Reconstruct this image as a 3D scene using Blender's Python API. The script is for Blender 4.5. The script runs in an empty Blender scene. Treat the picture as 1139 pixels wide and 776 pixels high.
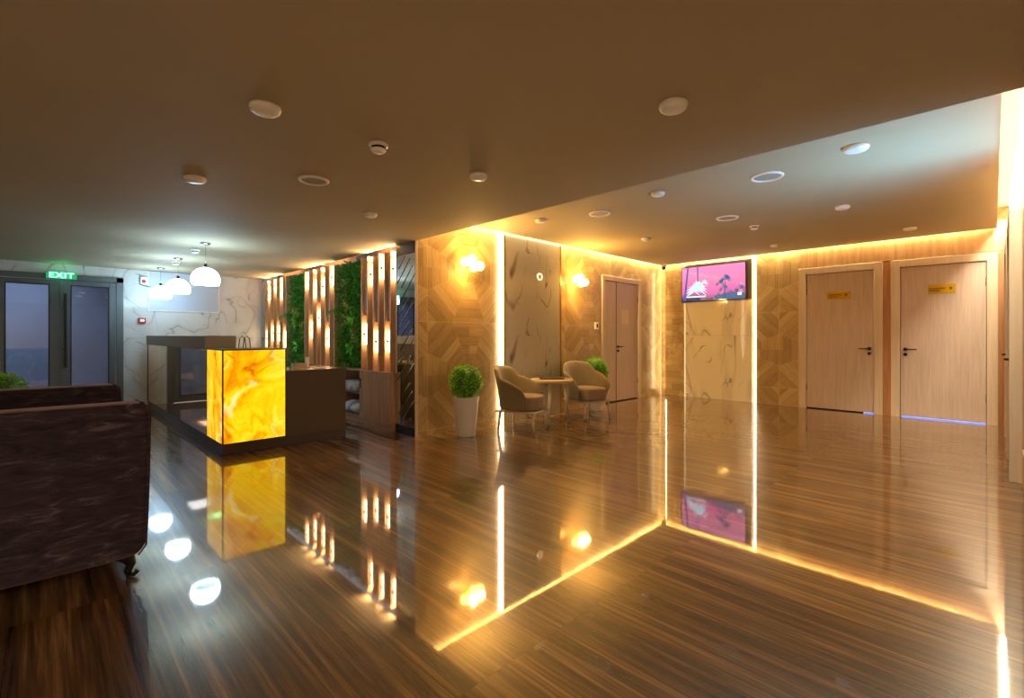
import bpy, bmesh, math, random
from mathutils import Vector, Matrix
random.seed(7)
PI = math.pi
sc = bpy.context.scene
COL = sc.collection

# ------------------------------------------------------------------ geometry constants (metres)
YA, XB, XS, ZL, ZU, YE = 4.812, 9.064, 3.171, 2.325, 2.625, 10.283
YC = -0.165
XW, YS = -3.6, -3.2
XR = 3.46          # wall behind the slat screens
CF, CY, CT = 1.30, 5.418, 1.20

# ------------------------------------------------------------------ node helpers
class NT:
    def __init__(s, name):
        s.m = bpy.data.materials.new(name); s.m.use_nodes = True
        s.t = s.m.node_tree; s.n = s.t.nodes; s.l = s.t.links
        s.b = s.n['Principled BSDF']; s.out = s.n['Material Output']
    def new(s, typ, **kw):
        n = s.n.new(typ)
        for k, v in kw.items(): setattr(n, k, v)
        return n
    def set(s, sock, v):
        if hasattr(v, 'is_output') or isinstance(v, bpy.types.NodeSocket): s.l.new(v, sock)
        else: sock.default_value = v
    def math(s, op, a, b=None, c=None, clamp=False):
        n = s.new('ShaderNodeMath', operation=op, use_clamp=clamp)
        s.set(n.inputs[0], a)
        if b is not None: s.set(n.inputs[1], b)
        if c is not None: s.set(n.inputs[2], c)
        return n.outputs[0]
    def mix(s, f, a, b):
        n = s.new('ShaderNodeMix', data_type='RGBA')
        s.set(n.inputs[0], f); s.set(n.inputs[6], a); s.set(n.inputs[7], b)
        return n.outputs[2]
    def comb(s, x, y, z):
        n = s.new('ShaderNodeCombineXYZ')
        for i, v in enumerate((x, y, z)): s.set(n.inputs[i], v)
        return n.outputs[0]
    def pos(s):
        g = s.new('ShaderNodeNewGeometry'); x = s.new('ShaderNodeSeparateXYZ')
        s.l.new(g.outputs['Position'], x.inputs[0]); return x.outputs
    def obj(s):
        g = s.new('ShaderNodeTexCoord'); return g.outputs['Object']
    def noise(s, vec, scale=5, detail=4, rough=.55, dist=0.0, dim='3D'):
        n = s.new('ShaderNodeTexNoise', noise_dimensions=dim)
        s.l.new(vec, n.inputs['Vector'])
        n.inputs['Scale'].default_value = scale; n.inputs['Detail'].default_value = detail
        n.inputs['Roughness'].default_value = rough; n.inputs['Distortion'].default_value = dist
        return n.outputs[0]
    def ramp(s, f, stops):
        n = s.new('ShaderNodeValToRGB'); e = n.color_ramp.elements
        while len(e) < len(stops): e.new(.5)
        for i, (p, c) in enumerate(stops):
            e[i].position = p; e[i].color = (*c, 1) if len(c) == 3 else c
        s.l.new(f, n.inputs[0]); return n.outputs[0]
    def bump(s, h, st=.1, d=.01):
        n = s.new('ShaderNodeBump'); s.l.new(h, n.inputs['Height'])
        n.inputs['Strength'].default_value = st; n.inputs['Distance'].default_value = d
        s.l.new(n.outputs[0], s.b.inputs['Normal']); return n.outputs[0]

def C(h):  # sRGB 0-255 triple -> linear
    f = lambda v: v/12.92 if v <= .04045 else ((v+.055)/1.055)**2.4
    return tuple(f(v/255) for v in h)
def RGBA(h): return (*C(h), 1)

def plain(name, rgb, rough=.5, metal=0, spec=.5, var=.0, scale=8, coat=0):
    t = NT(name)
    if var:
        f = t.noise(t.obj(), scale, 3)
        a = C(rgb); t.set(t.b.inputs['Base Color'], t.ramp(f, [(.3, tuple(v*(1-var) for v in a)), (.7, tuple(min(1, v*(1+var)) for v in a))]))
    else: t.b.inputs['Base Color'].default_value = RGBA(rgb)
    t.b.inputs['Roughness'].default_value = rough; t.b.inputs['Metallic'].default_value = metal
    t.b.inputs['Specular IOR Level'].default_value = spec; t.b.inputs['Coat Weight'].default_value = coat
    return t.m

def emis(name, rgb, st, base=(255, 255, 255)):
    if name.startswith('screen'): base = (4, 4, 4)
    t = NT(name); t.b.inputs['Base Color'].default_value = RGBA(base)
    t.b.inputs['Emission Color'].default_value = (*rgb, 1); t.b.inputs['Emission Strength'].default_value = st
    t.b.inputs['Roughness'].default_value = .4
    return t.m

def wood(name, c1, c2, axis='Z', rough=.35, scale=1.0, spec=.5):
    """straight grained wood, the grain running along one object axis"""
    t = NT(name); s = t.new('ShaderNodeSeparateXYZ'); t.l.new(t.obj(), s.inputs[0])
    k = [14*scale]*3; k['XYZ'.index(axis)] = .9*scale
    v = t.comb(*[t.math('MULTIPLY', s.outputs[i], k[i]) for i in range(3)])
    f = t.noise(v, 3, 5, .6, .3)
    t.set(t.b.inputs['Base Color'], t.ramp(f, [(.32, C(c2)), (.68, C(c1))]))
    t.b.inputs['Roughness'].default_value = rough; t.b.inputs['Specular IOR Level'].default_value = spec
    return t.m

def geo_wood(name, ui, u0, z0=.3):
    """porcelain wall tiles: oak planks laid as nested octagons"""
    t = NT(name); p = t.pos(); c = 1.31
    def cell(v, o):
        q = t.math('DIVIDE', t.math('SUBTRACT', v, o), c)
        return t.math('MULTIPLY', t.math('SUBTRACT', t.math('FRACT', q), .5), c)
    fu, fz = cell(p[ui], u0), cell(p[2], z0)
    a, b = t.math('ABSOLUTE', fu), t.math('ABSOLUTE', fz)
    dg = t.math('MULTIPLY', t.math('ADD', a, b), .7071)
    tt = t.math('MAXIMUM', t.math('MAXIMUM', a, b), dg)
    k = t.math('FLOOR', t.math('DIVIDE', tt, .118)); kf = t.math('FRACT', t.math('DIVIDE', tt, .118))
    isd = t.math('GREATER_THAN', dg, t.math('MAXIMUM', a, b)); isa = t.math('GREATER_THAN', a, b)
    dab = t.math('ABSOLUTE', t.math('SUBTRACT', a, b)); along = t.math('ADD', t.math('MULTIPLY', t.math('SUBTRACT', 1, isd), t.math('MINIMUM', a, b)), t.math('MULTIPLY', isd, dab))
    wn = t.new('ShaderNodeTexWhiteNoise', noise_dimensions='3D')
    t.l.new(t.comb(k, t.math('ADD', t.math('MULTIPLY', t.math('SIGN', fu), 2.0), t.math('SIGN', fz)), t.math('ADD', t.math('MULTIPLY', isd, 3.0), t.math('MULTIPLY', isa, t.math('SUBTRACT', 1, isd)))), wn.inputs[0])
    g = t.noise(t.comb(t.math('MULTIPLY', tt, 38.0), t.math('MULTIPLY', along, 3.0), wn.outputs[0]), 1.6, 4, .6)
    f = t.math('ADD', t.math('MULTIPLY', g, .62), t.math('MULTIPLY', wn.outputs[0], .34))
    col = t.ramp(f, [(.2, C((142, 116, 76))), (.5, C((170, 142, 96))), (.8, C((194, 168, 122)))])
    edge = t.math('LESS_THAN', kf, .05)
    col = t.mix(t.math('MULTIPLY', edge, .5), col, RGBA((112, 80, 50)))
    mab = t.math('MAXIMUM', a, b)
    jd = t.math('LESS_THAN', t.math('ABSOLUTE', t.math('SUBTRACT', dg, mab)), .0035)
    col = t.mix(t.math('MULTIPLY', jd, .12), col, RGBA((236, 214, 176)))
    tj = t.math('LESS_THAN', t.math('SUBTRACT', c/2, mab), .003)
    col = t.mix(t.math('MULTIPLY', tj, .4), col, RGBA((226, 200, 160)))
    t.set(t.b.inputs['Base Color'], col)
    t.b.inputs['Roughness'].default_value = .28
    t.b.inputs['Specular IOR Level'].default_value = .4
    return t.m

def marble(name, ui, base=(226, 222, 214), vein=(98, 78, 60), period=.62, seed=0., rough=.07, amt=.9, spec=.6):
    t = NT(name); p = t.pos()
    # the tiles repeat the same veins every other row
    zz = t.math('MULTIPLY', t.math('FRACT', t.math('DIVIDE', p[2], period*2)), period*2)
    v = t.comb(t.math('ADD', p[ui], seed), t.math('MULTIPLY', zz, .62), seed)
    w = t.noise(v, .9, 2, .5)
    v2 = t.comb(t.math('ADD', t.math('MULTIPLY', p[ui], 1.5), t.math('MULTIPLY', w, 1.4)), t.math('ADD', t.math('MULTIPLY', zz, .55), t.math('MULTIPLY', w, 2.0)), seed)
    n1 = t.noise(v2, 1.25, 2, .5, .35)
    r1 = t.math('ABSOLUTE', t.math('SUBTRACT', n1, .5))
    m1 = t.math('SUBTRACT', 1, t.math('DIVIDE', r1, .011), clamp=True)
    gate = t.math('MULTIPLY', t.math('SUBTRACT', t.noise(v, 2.3, 1), .42), 9, clamp=True)
    m1 = t.math('MULTIPLY', t.math('MULTIPLY', m1, gate), amt, clamp=True)
    q = t.comb(t.math('ADD', t.math('MULTIPLY', p[ui], 1.7), seed*3), t.math('ADD', t.math('MULTIPLY', zz, 1.3), t.math('MULTIPLY', p[ui], 1.1)), seed)
    r3 = t.math('ABSOLUTE', t.math('SUBTRACT', t.noise(q, 1.1, 2, .5, .5), .47))
    g3 = t.math('MULTIPLY', t.math('SUBTRACT', t.noise(q, 2.1, 1), .5), 9, clamp=True)
    m3 = t.math('MULTIPLY', t.math('MULTIPLY', t.math('SUBTRACT', 1, t.math('DIVIDE', r3, .009), clamp=True), g3), .8, clamp=True)
    m1 = t.math('MAXIMUM', m1, m3)
    r2 = t.math('SUBTRACT', 1, t.math('DIVIDE', r1, .07), clamp=True)
    col = t.mix(t.math('MULTIPLY', r2, .28), RGBA(base), RGBA((168, 158, 148)))
    col = t.mix(m1, col, RGBA(vein))
    jz = t.math('LESS_THAN', t.math('FRACT', t.math('DIVIDE', p[2], period*2)), .004)
    col = t.mix(t.math('MULTIPLY', jz, .5), col, RGBA((150, 142, 132)))
    t.set(t.b.inputs['Base Color'], col)
    t.b.inputs['Roughness'].default_value = rough; t.b.inputs['Specular IOR Level'].default_value = spec
    return t.m

def floor_mat():
    t = NT('polished_travertine'); p = t.pos()
    tx = t.math('FLOOR', t.math('DIVIDE', t.math('ADD', p[0], .11), .8)); ty = t.math('FLOOR', t.math('DIVIDE', t.math('ADD', p[1], .35), 1.6))
    wn = t.new('ShaderNodeTexWhiteNoise', noise_dimensions='2D'); t.l.new(t.comb(tx, ty, 0.0), wn.inputs[0])
    off = t.math('MULTIPLY', wn.outputs[0], 30)
    v = t.comb(t.math('ADD', t.math('MULTIPLY', p[0], 13), off), t.math('MULTIPLY', p[1], .38), off)
    f = t.noise(v, 1.5, 7, .68, .25)
    v3 = t.comb(t.math('ADD', t.math('MULTIPLY', p[0], 60), off), t.math('MULTIPLY', p[1], 1.4), off)
    g = t.noise(v3, 1.2, 3, .6)
    f = t.math('ADD', t.math('MULTIPLY', f, .66), t.math('MULTIPLY', g, .34))
    f = t.math('ADD', f, t.math('MULTIPLY', t.math('SUBTRACT', wn.outputs[0], .5), .05))
    col = t.ramp(f, [(.34, C((30, 19, 9))), (.44, C((66, 45, 24))), (.52, C((100, 72, 40))), (.59, C((138, 103, 62))), (.70, C((176, 140, 94)))])
    jx = t.math('LESS_THAN', t.math('FRACT', t.math('DIVIDE', t.math('ADD', p[0], .11), .8)), .004)
    jy = t.math('LESS_THAN', t.math('FRACT', t.math('DIVIDE', t.math('ADD', p[1], .35), 1.6)), .002)
    j = t.math('MAXIMUM', jx, jy)
    col = t.mix(t.math('MULTIPLY', j, .8), col, RGBA((60, 44, 28)))
    t.set(t.b.inputs['Base Color'], col)
    t.b.inputs['Roughness'].default_value = .3; t.b.inputs['Specular IOR Level'].default_value = .3
    gl = t.new('ShaderNodeBsdfGlossy'); gl.inputs['Roughness'].default_value = .035; gl.inputs['Color'].default_value = (1, .97, .93, 1)
    fr = t.new('ShaderNodeFresnel'); fr.inputs['IOR'].default_value = 1.95
    bn = t.new('ShaderNodeBump'); bn.inputs['Strength'].default_value = .05; bn.inputs['Distance'].default_value = .004
    t.l.new(t.noise(t.comb(p[0], p[1], 0.0), 2.2, 2, .4), bn.inputs['Height'])
    t.l.new(bn.outputs[0], gl.inputs['Normal'])
    fac = t.math('MULTIPLY', t.math('ADD', fr.outputs[0], .06), t.math('SUBTRACT', 1, t.math('MULTIPLY', j, .8)), clamp=True)
    mx = t.new('ShaderNodeMixShader'); t.l.new(fac, mx.inputs[0]); t.l.new(t.b.outputs[0], mx.inputs[1]); t.l.new(gl.outputs[0], mx.inputs[2])
    t.l.new(mx.outputs[0], t.out.inputs[0])
    return t.m

def onyx_mat():
    t = NT('backlit_onyx'); o = t.obj()
    w = t.noise(o, 1.6, 3, .55, .8)
    v = t.new('ShaderNodeVectorMath', operation='ADD'); t.l.new(o, v.inputs[0]); t.l.new(t.comb(w, t.math('MULTIPLY', w, .6), w), v.inputs[1])
    n = t.noise(v.outputs[0], 3.2, 6, .62, .9)
    base = t.ramp(n, [(.28, C((190, 96, 4))), (.39, C((232, 152, 4))), (.49, C((250, 192, 4))), (.6, C((255, 212, 20))), (.74, C((255, 232, 96)))])
    r = t.math('ABSOLUTE', t.math('SUBTRACT', t.noise(v.outputs[0], 1.7, 3, .5, .4), .5))
    vein = t.math('SUBTRACT', 1, t.math('DIVIDE', r, .022), clamp=True)
    gate = t.math('MULTIPLY', t.math('SUBTRACT', t.noise(o, 2.1, 1), .42), 6, clamp=True)
    col = t.mix(t.math('MULTIPLY', t.math('MULTIPLY', vein, gate), .85), base, RGBA((255, 246, 205)))
    t.set(t.b.inputs['Base Color'], col); t.set(t.b.inputs['Emission Color'], col)
    t.b.inputs['Emission Strength'].default_value = .46
    t.b.inputs['Roughness'].default_value = .08
    return t.m

def diffuser_mat():
    t = NT('cut_glass_diffuser'); v = t.new('ShaderNodeTexVoronoi'); v.inputs['Scale'].default_value = 42; t.l.new(t.obj(), v.inputs[0])
    f = t.math('SUBTRACT', 1, t.math('MULTIPLY', v.outputs['Distance'], 1.4), clamp=True)
    t.b.inputs['Emission Color'].default_value = (.40, .74, 1.0, 1)
    t.set(t.b.inputs['Emission Strength'], t.math('MULTIPLY', t.math('POWER', f, 6), 40))
    return t.m

def velvet():
    t = NT('dark_brown_velvet'); s = t.new('ShaderNodeSeparateXYZ'); t.l.new(t.obj(), s.inputs[0])
    v = t.comb(t.math('MULTIPLY', s.outputs[0], 2.2), t.math('MULTIPLY', s.outputs[1], 2.2), t.math('MULTIPLY', s.outputs[2], 9))
    f = t.noise(v, 3.0, 6, .65, 1.2)
    t.set(t.b.inputs['Base Color'], t.ramp(f, [(.35, C((36, 30, 36))), (.55, C((54, 45, 52))), (.72, C((92, 82, 88)))]))
    t.b.inputs['Roughness'].default_value = .85; t.b.inputs['Sheen Weight'].default_value = .6
    t.b.inputs['Sheen Tint'].default_value = RGBA((150, 120, 110)); t.b.inputs['Specular IOR Level'].default_value = .15
    t.bump(t.noise(t.obj(), 60, 2), .15, .003)
    return t.m

def fabric(name, rgb):
    t = NT(name); f = t.noise(t.obj(), 220, 2)
    a = C(rgb); t.set(t.b.inputs['Base Color'], t.ramp(f, [(.3, tuple(v*.82 for v in a)), (.7, tuple(v*1.12 for v in a))]))
    t.b.inputs['Roughness'].default_value = .8; t.b.inputs['Sheen Weight'].default_value = .25
    t.bump(f, .2, .001)
    return t.m

def glass_mat(name, tint, fac_add=.06, rough=.01, trans=(1, 1, 1)):
    t = NT(name); t.n.remove(t.b)
    tr = t.new('ShaderNodeBsdfTransparent'); tr.inputs[0].default_value = RGBA(tint)
    gl = t.new('ShaderNodeBsdfGlossy'); gl.inputs['Roughness'].default_value = rough
    fr = t.new('ShaderNodeFresnel'); fr.inputs[0].default_value = 1.5
    mx = t.new('ShaderNodeMixShader'); t.l.new(t.math('ADD', fr.outputs[0], fac_add, clamp=True), mx.inputs[0])
    t.l.new(tr.outputs[0], mx.inputs[1]); t.l.new(gl.outputs[0], mx.inputs[2]); t.l.new(mx.outputs[0], t.out.inputs[0])
    return t.m

def leaf_mat(name, dark, light, rough=.5):
    t = NT(name); f = t.noise(t.obj(), 14, 3)
    at = t.new('ShaderNodeObjectInfo')
    t.set(t.b.inputs['Base Color'], t.ramp(f, [(.35, C(dark)), (.65, C(light))]))
    t.b.inputs['Roughness'].default_value = rough
    t.b.inputs['Specular IOR Level'].default_value = .3
    return t.m

WARM = (1.0, .60, .16); WARM2 = (1.0, .76, .38); NEUT = (1.0, .86, .60); COOL = (.72, .88, 1.0)
M = dict(
    ceil=plain('ceiling_paint', (180, 166, 138), .75, spec=.2, var=.03, scale=1.2),
    floor=floor_mat(),
    wa=geo_wood('oak_tile_sconce_wall', 0, 3.33, .06), wb=geo_wood('oak_tile_door_wall', 1, 2.6, .3),
    wplain=wood('smooth_oak_wall', (196, 156, 112), (160, 120, 78), 'Z', .35, .5),
    wdark=wood('reddish_oak_infill', (176, 126, 80), (150, 100, 62), 'Z', .4, .5),
    ma=marble('grey_marble_panel', 0, (170, 164, 150), (78, 60, 44), .6, 3.1, .12),
    mb=marble('cream_marble_panel', 1, (238, 230, 206), (98, 80, 52), .6, 7.7, .07),
    me=marble('white_marble_tiles', 0, (200, 202, 200), (110, 104, 98), .58, 1.3, .03, .7, .12),
    frame=wood('pale_oak_casing', (204, 184, 162), (192, 170, 146), 'Z', .35, .6),
    leaf=wood('pale_oak_door', (196, 176, 162), (180, 158, 144), 'Z', .35, .8),
    gold=plain('polished_brass', (236, 190, 30), .2, .55), goldtrim=plain('gold_trim', (214, 160, 50), .25, 1),
    chrome=plain('brushed_steel', (170, 165, 158), .25, 1), dkmetal=plain('dark_steel', (60, 56, 52), .3, 1),
    black=plain('black_plastic', (16, 15, 15), .35), ink=plain('engraved_ink', (58, 40, 10), .5),
    white=plain('white_plastic', (244, 240, 232), .35), grille=plain('speaker_grille', (170, 158, 142), .7),
    alum=plain('anthracite_aluminium', (92, 100, 102), .38, .35), gap=plain('rubber_gasket', (12, 13, 14), .6),
    doorglass=glass_mat('door_glass', (150, 160, 172), .10),
    vest=plain('vestibule_plaster', (150, 156, 172), .8, var=.15, scale=1.0),
    led=emis('warm_led', NEUT, 4.5), ledw=emis('amber_cove_led', WARM2, 3), leddim=emis('dim_warm_led', WARM2, .38, (120, 96, 60)), ledc=emis('white_cove_led', (1, .90, .66), 6),
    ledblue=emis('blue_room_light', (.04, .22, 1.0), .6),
    diffuser=diffuser_mat(), pend=emis('opal_glass_lit', (.50, .78, 1.0), 15), tube=emis('slat_lamp_glow', (1.0, .76, .42), 5.5),
    bulb=emis('sconce_bulb_glow', (1.0, .66, .22), 25), green=emis('exit_green_letters', (.10, 1.0, .42), 1.0), greenbg=emis('exit_green_panel', (.02, .5, .18), .25, (20, 120, 70)),
    onyx=onyx_mat(), velvet=velvet(), beige=fabric('olive_beige_fabric', (126, 110, 78)), beige2=fabric('seat_fabric', (134, 114, 82)),
    legm=plain('champagne_metal', (196, 182, 150), .35, .5), tabletop=plain('table_lacquer', (178, 156, 106), .35),
    ctr=plain('dark_bronze_laminate', (88, 72, 38), .38, .0, var=.04), band=plain('grey_bronze_band', (176, 170, 158), .45, .0),
    deskt=wood('desk_top_wood', (196, 150, 84), (160, 116, 60), 'X', .2, .6),
    plinth=plain('plinth_laminate', (74, 60, 46), .4), bronzeglass=plain('bronze_mirror_glass', (240, 184, 112), .04, 1),
    walnut=wood('cabinet_wood', (192, 148, 114), (160, 120, 90), 'Z', .35, .7), walnutdk=wood('screen_back_wood', (116, 82, 52), (88, 60, 36), 'Z', .5, .8),
    slat=wood('screen_slat_wood', (190, 142, 98), (162, 118, 78), 'Z', .45, .8), fin=wood('screen_fin_wood', (220, 178, 132), (200, 156, 112), 'Z', .4, .8),
    mirror=plain('mirror_silver', (215, 220, 225), .02, 1), linen=fabric('white_towel', (206, 206, 212)),
    pot=plain('white_pot', (216, 208, 196), .35), soil=plain('potting_soil', (40, 28, 18), .9),
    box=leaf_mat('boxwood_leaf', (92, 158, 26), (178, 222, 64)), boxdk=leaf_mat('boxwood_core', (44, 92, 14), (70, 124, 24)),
    fern=leaf_mat('fern_leaf', (48, 122, 36), (104, 184, 62)), moss=leaf_mat('moss_bed', (24, 70, 20), (52, 112, 38), .9),
    lime=leaf_mat('lime_leaf', (72, 170, 30), (130, 210, 60)), olive=leaf_mat('yellow_olive_leaf', (150, 160, 60), (220, 214, 130)),
    red=plain('alarm_red', (196, 30, 40), .4), wallw=plain('plain_wall_paint', (188, 170, 140), .7),
    paper=plain('pale_sticker', (206, 186, 170), .5), grey=plain('grey_panel', (128, 118, 104), .5),
    board=plain('white_gloss_board', (176, 184, 198), .35, 0, .2),
)

# ------------------------------------------------------------------ mesh helpers
def box(bm, x0, x1, y0, y1, z0, z1, mi=0):
    v = [bm.verts.new(p) for p in ((x0,y0,z0),(x1,y0,z0),(x1,y1,z0),(x0,y1,z0),(x0,y0,z1),(x1,y0,z1),(x1,y1,z1),(x0,y1,z1))]
    for f in ((0,3,2,1),(4,5,6,7),(0,1,5,4),(1,2,6,5),(2,3,7,6),(3,0,4,7)):
        bm.faces.new([v[i] for i in f]).material_index = mi
def lathe(bm, prof, n=32, cx=0, cy=0, cz=0, mi=0, smooth=True):
    rings = []
    for r, z in prof:
        if r < 1e-6: rings.append([bm.verts.new((cx, cy, cz+z))])
        else: rings.append([bm.verts.new((cx+r*math.cos(2*PI*i/n), cy+r*math.sin(2*PI*i/n), cz+z)) for i in range(n)])
    for a, b in zip(rings, rings[1:]):
        for i in range(n):
            j = (i+1) % n
            q = [a[0] if len(a) == 1 else a[i], a[0] if len(a) == 1 else a[j], b[0] if len(b) == 1 else b[j], b[0] if len(b) == 1 else b[i]]
            u = []
            for w in q:
                if w not in u: u.append(w)
            if len(u) > 2:
                f = bm.faces.new(u); f.smooth = smooth; f.material_index = mi
def rod(bm, a, b, r0, r1=None, n=12, mi=0):
    a, b = Vector(a), Vector(b); r1 = r0 if r1 is None else r1
    d = (b-a).normalized(); u = d.orthogonal().normalized(); w = d.cross(u)
    A = [bm.verts.new(a+(u*math.cos(2*PI*i/n)+w*math.sin(2*PI*i/n))*r0) for i in range(n)]
    B = [bm.verts.new(b+(u*math.cos(2*PI*i/n)+w*math.sin(2*PI*i/n))*r1) for i in range(n)]
    for i in range(n):
        j = (i+1) % n; f = bm.faces.new([A[i], A[j], B[j], B[i]]); f.smooth = True; f.material_index = mi
    bm.faces.new(A[::-1]).material_index = mi; bm.faces.new(B).material_index = mi
def path(bm, pts, r, n=8):
    pts = [Vector(p) for p in pts]; rings = []
    for i, p in enumerate(pts):
        d = (pts[min(i+1, len(pts)-1)]-pts[max(i-1, 0)]).normalized(); u = d.cross(Vector((.3, .2, 1))).normalized(); w = d.cross(u)
        rr = r[i] if isinstance(r, (list, tuple)) else r
        rings.append([bm.verts.new(p+(u*math.cos(2*PI*k/n)+w*math.sin(2*PI*k/n))*rr) for k in range(n)])
    for a, b in zip(rings, rings[1:]):
        for k in range(n):
            j = (k+1) % n; bm.faces.new([a[k], a[j], b[j], b[k]]).smooth = True
    bm.faces.new(rings[0][::-1]); bm.faces.new(rings[-1])
def ball(bm, c, r, seg=16, mi=0, sz=1.0):
    lathe(bm, [(0, -r*sz)]+[(r*math.sin(PI*i/(seg//2)), -r*sz*math.cos(PI*i/(seg//2))) for i in range(1, seg//2)]+[(0, r*sz)], seg, *c, mi=mi)
def obj(name, bm, mats, parent=None, bevel=0, sub=0, loc=None, normals=True):
    if normals: bmesh.ops.recalc_face_normals(bm, faces=bm.faces)
    me = bpy.data.meshes.new(name); bm.to_mesh(me); bm.free()
    for m in (mats if isinstance(mats, (list, tuple)) else [mats]): me.materials.append(m)
    o = bpy.data.objects.new(name, me); COL.objects.link(o)
    if parent: o.parent = parent
    if loc: o.location = loc
    if bevel:
        b = o.modifiers.new('bevel', 'BEVEL'); b.width = bevel; b.segments = 3; b.limit_method = 'ANGLE'; b.angle_limit = .6
        for p in me.polygons: p.use_smooth = True
        w = o.modifiers.new('wn', 'WEIGHTED_NORMAL'); w.keep_sharp = False
    if sub:
        s = o.modifiers.new('sub', 'SUBSURF'); s.levels = s.render_levels = sub
        for p in me.polygons: p.use_smooth = True
    return o
def bx(*a):
    bm = bmesh.new(); box(bm, *a); return bm
def thing(name, label, cat, loc=(0, 0, 0), rz=0, group=None):
    o = bpy.data.objects.new(name, None); COL.objects.link(o)
    o.location = loc; o.rotation_euler = (0, 0, rz); o.empty_display_size = .1
    return tag(o, label, cat, group)
def tag(o, label, cat, group=None):
    o['label'] = label; o['category'] = cat
    if group: o['group'] = group
    return o
def struct(name, bm, m, parent=None, **k):
    o = obj(name, bm, m, parent, **k)
    if not parent: o['kind'] = 'structure'
    return o
def copy_tree(o, parent=None):
    c = o.copy(); COL.objects.link(c); c.parent = parent
    for ch in [q for q in list(bpy.data.objects) if q.parent == o]: copy_tree(ch, c)
    return c
def area(name, loc, rot, sx, sy, power, col, parent=None):
    L = bpy.data.lights.new(name, 'AREA'); L.shape = 'RECTANGLE'; L.size = sx; L.size_y = sy; L.energy = power; L.color = col
    o = bpy.data.objects.new(name, L); o.location = loc; o.rotation_euler = rot; COL.objects.link(o)
    if parent: o.parent = parent
    return o
def point(name, loc, power, col, r=.03):
    L = bpy.data.lights.new(name, 'POINT'); L.energy = power; L.color = col; L.shadow_soft_size = r
    o = bpy.data.objects.new(name, L); o.location = loc; COL.objects.link(o); return o

# ------------------------------------------------------------------ the room
struct('floor', bx(XW-.1, XB+.3, YS-.1, 14.0, -.1, 0), M['floor'])
struct('ceiling_1', bx(XW, XS, YS, YE, ZL, ZL+.12), M['ceil'])
bm = bmesh.new(); box(bm, XS-.06, XS, YC, YA, ZL+.12, 3.0); struct('ceiling_2', bm, M['ceil'])
SL = .055
bm = bmesh.new(); box(bm, XS, XB-SL, -.035, YA-SL, ZU, ZU+.06); struct('ceiling_3', bm, M['ceil'])
bm = bmesh.new(); box(bm, XS, XB+.1, YC-.1, YA+.1, 2.90, 3.0); struct('ceiling_4', bm, M['ceil'])
# sconce wall (its front face on y = YA) split round the door
bm = bmesh.new(); box(bm, XS+.0125, 6.935, YA, YA+.12, 0, 2.9); box(bm, 6.935, 8.27, YA, YA+.12, 2.26, 2.9); box(bm, 8.27, XB, YA, YA+.12, 0, 2.9)
struct('wall_back', bm, M['wa'])
# wall with the television and the two doors
bm = bmesh.new(); box(bm, XB, XB+.12, 2.28, YA+.12, 0, 2.9); box(bm, XB, XB+.12, -.03, 2.28, 2.32, 2.9)
box(bm, XB, XB+.12, YC-.1, -.03, 0, 2.9); box(bm, XB, XB+.12, 1.075, 1.18, 0, 2.32)
struct('wall_right', bm, M['wb'])
struct('trim_1', bx(XB-.012, XB, 1.075, 1.18, 0.0, 2.3), M['wdark'])
struct('trim_2', bx(XB-.012, XB, YC, -.048, 0.0, 2.3), M['wdark'])
struct('trim_3', bx(XB-.012, XB, YC, 2.28, 2.33, 2.62), M['wplain'])
# side corridor wall close to the camera's right, with an added unseen opening before the doors
bm = bmesh.new()
box(bm, 5.2, XB+.12, YC-.12, YC, 0, 2.9); box(bm, XS-.4, 3.5, YC-.12, YC, 0, 2.9)
box(bm, 3.5, 5.2, YC-.12, YC, 0, .35); box(bm, 3.5, 5.2, YC-.12, YC, 2.1, 2.9)
struct('wall_side', bm, M['wplain'])
w = struct('added_opening_1', bx(3.5, 5.2, YC-.10, YC+.012, .33, .35), M['frame'])   # added unseen opening, lets the blue fill reach the raised ceiling
bm = bmesh.new()
for q in ((3.5,3.56,.35,2.1),(5.14,5.2,.35,2.1),(3.5,5.2,.35,.41),(3.5,5.2,2.04,2.1)): box(bm, q[0], q[1], YC-.1, YC-.02, q[2], q[3])
struct('opening_frame', bm, M['alum'], w)
# wall behind the screens, exit wall, the walls behind the camera
struct('wall_screen', bx(XR, XR+.1, YA+.12, YE+.1, 0, ZL+.12), M['walnutdk'])
bm = bmesh.new(); box(bm, 1.0, XR, YE, YE+.12, 0, ZL+.12); box(bm, XW, -1.72, YE, YE+.12, 0, ZL+.12); box(bm, -1.72, 1.0, YE, YE+.12, 2.16, ZL+.12)
struct('wall_exit', bm, M['me'])
struct('wall_left', bx(XW-.12, XW, YS, YE+.12, 0, ZL+.12), M['wallw'])
struct('wall_rear', bx(XW, XS, YS-.12, YS, 0, ZL+.12), M['wallw'])
struct('wall_corridor', bx(XS-.46, XS-.34, YS, YC-.12, 0, ZL+.12), M['wallw'])
# vestibule beyond the glass doors
bm = bmesh.new(); box(bm, XW, 3.2, 13.2, 13.3, 0, 3); box(bm, XW-.1, XW, YE+.12, 13.3, 0, 3); box(bm, 3.2, 3.3, YE+.12, 13.3, 0, 3)
struct('wall_vestibule', bm, M['vest'])
struct('ceiling_5', bx(XW-.1, 3.3, YE+.12, 13.3, 2.6, 2.7), M['vest'])

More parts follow.
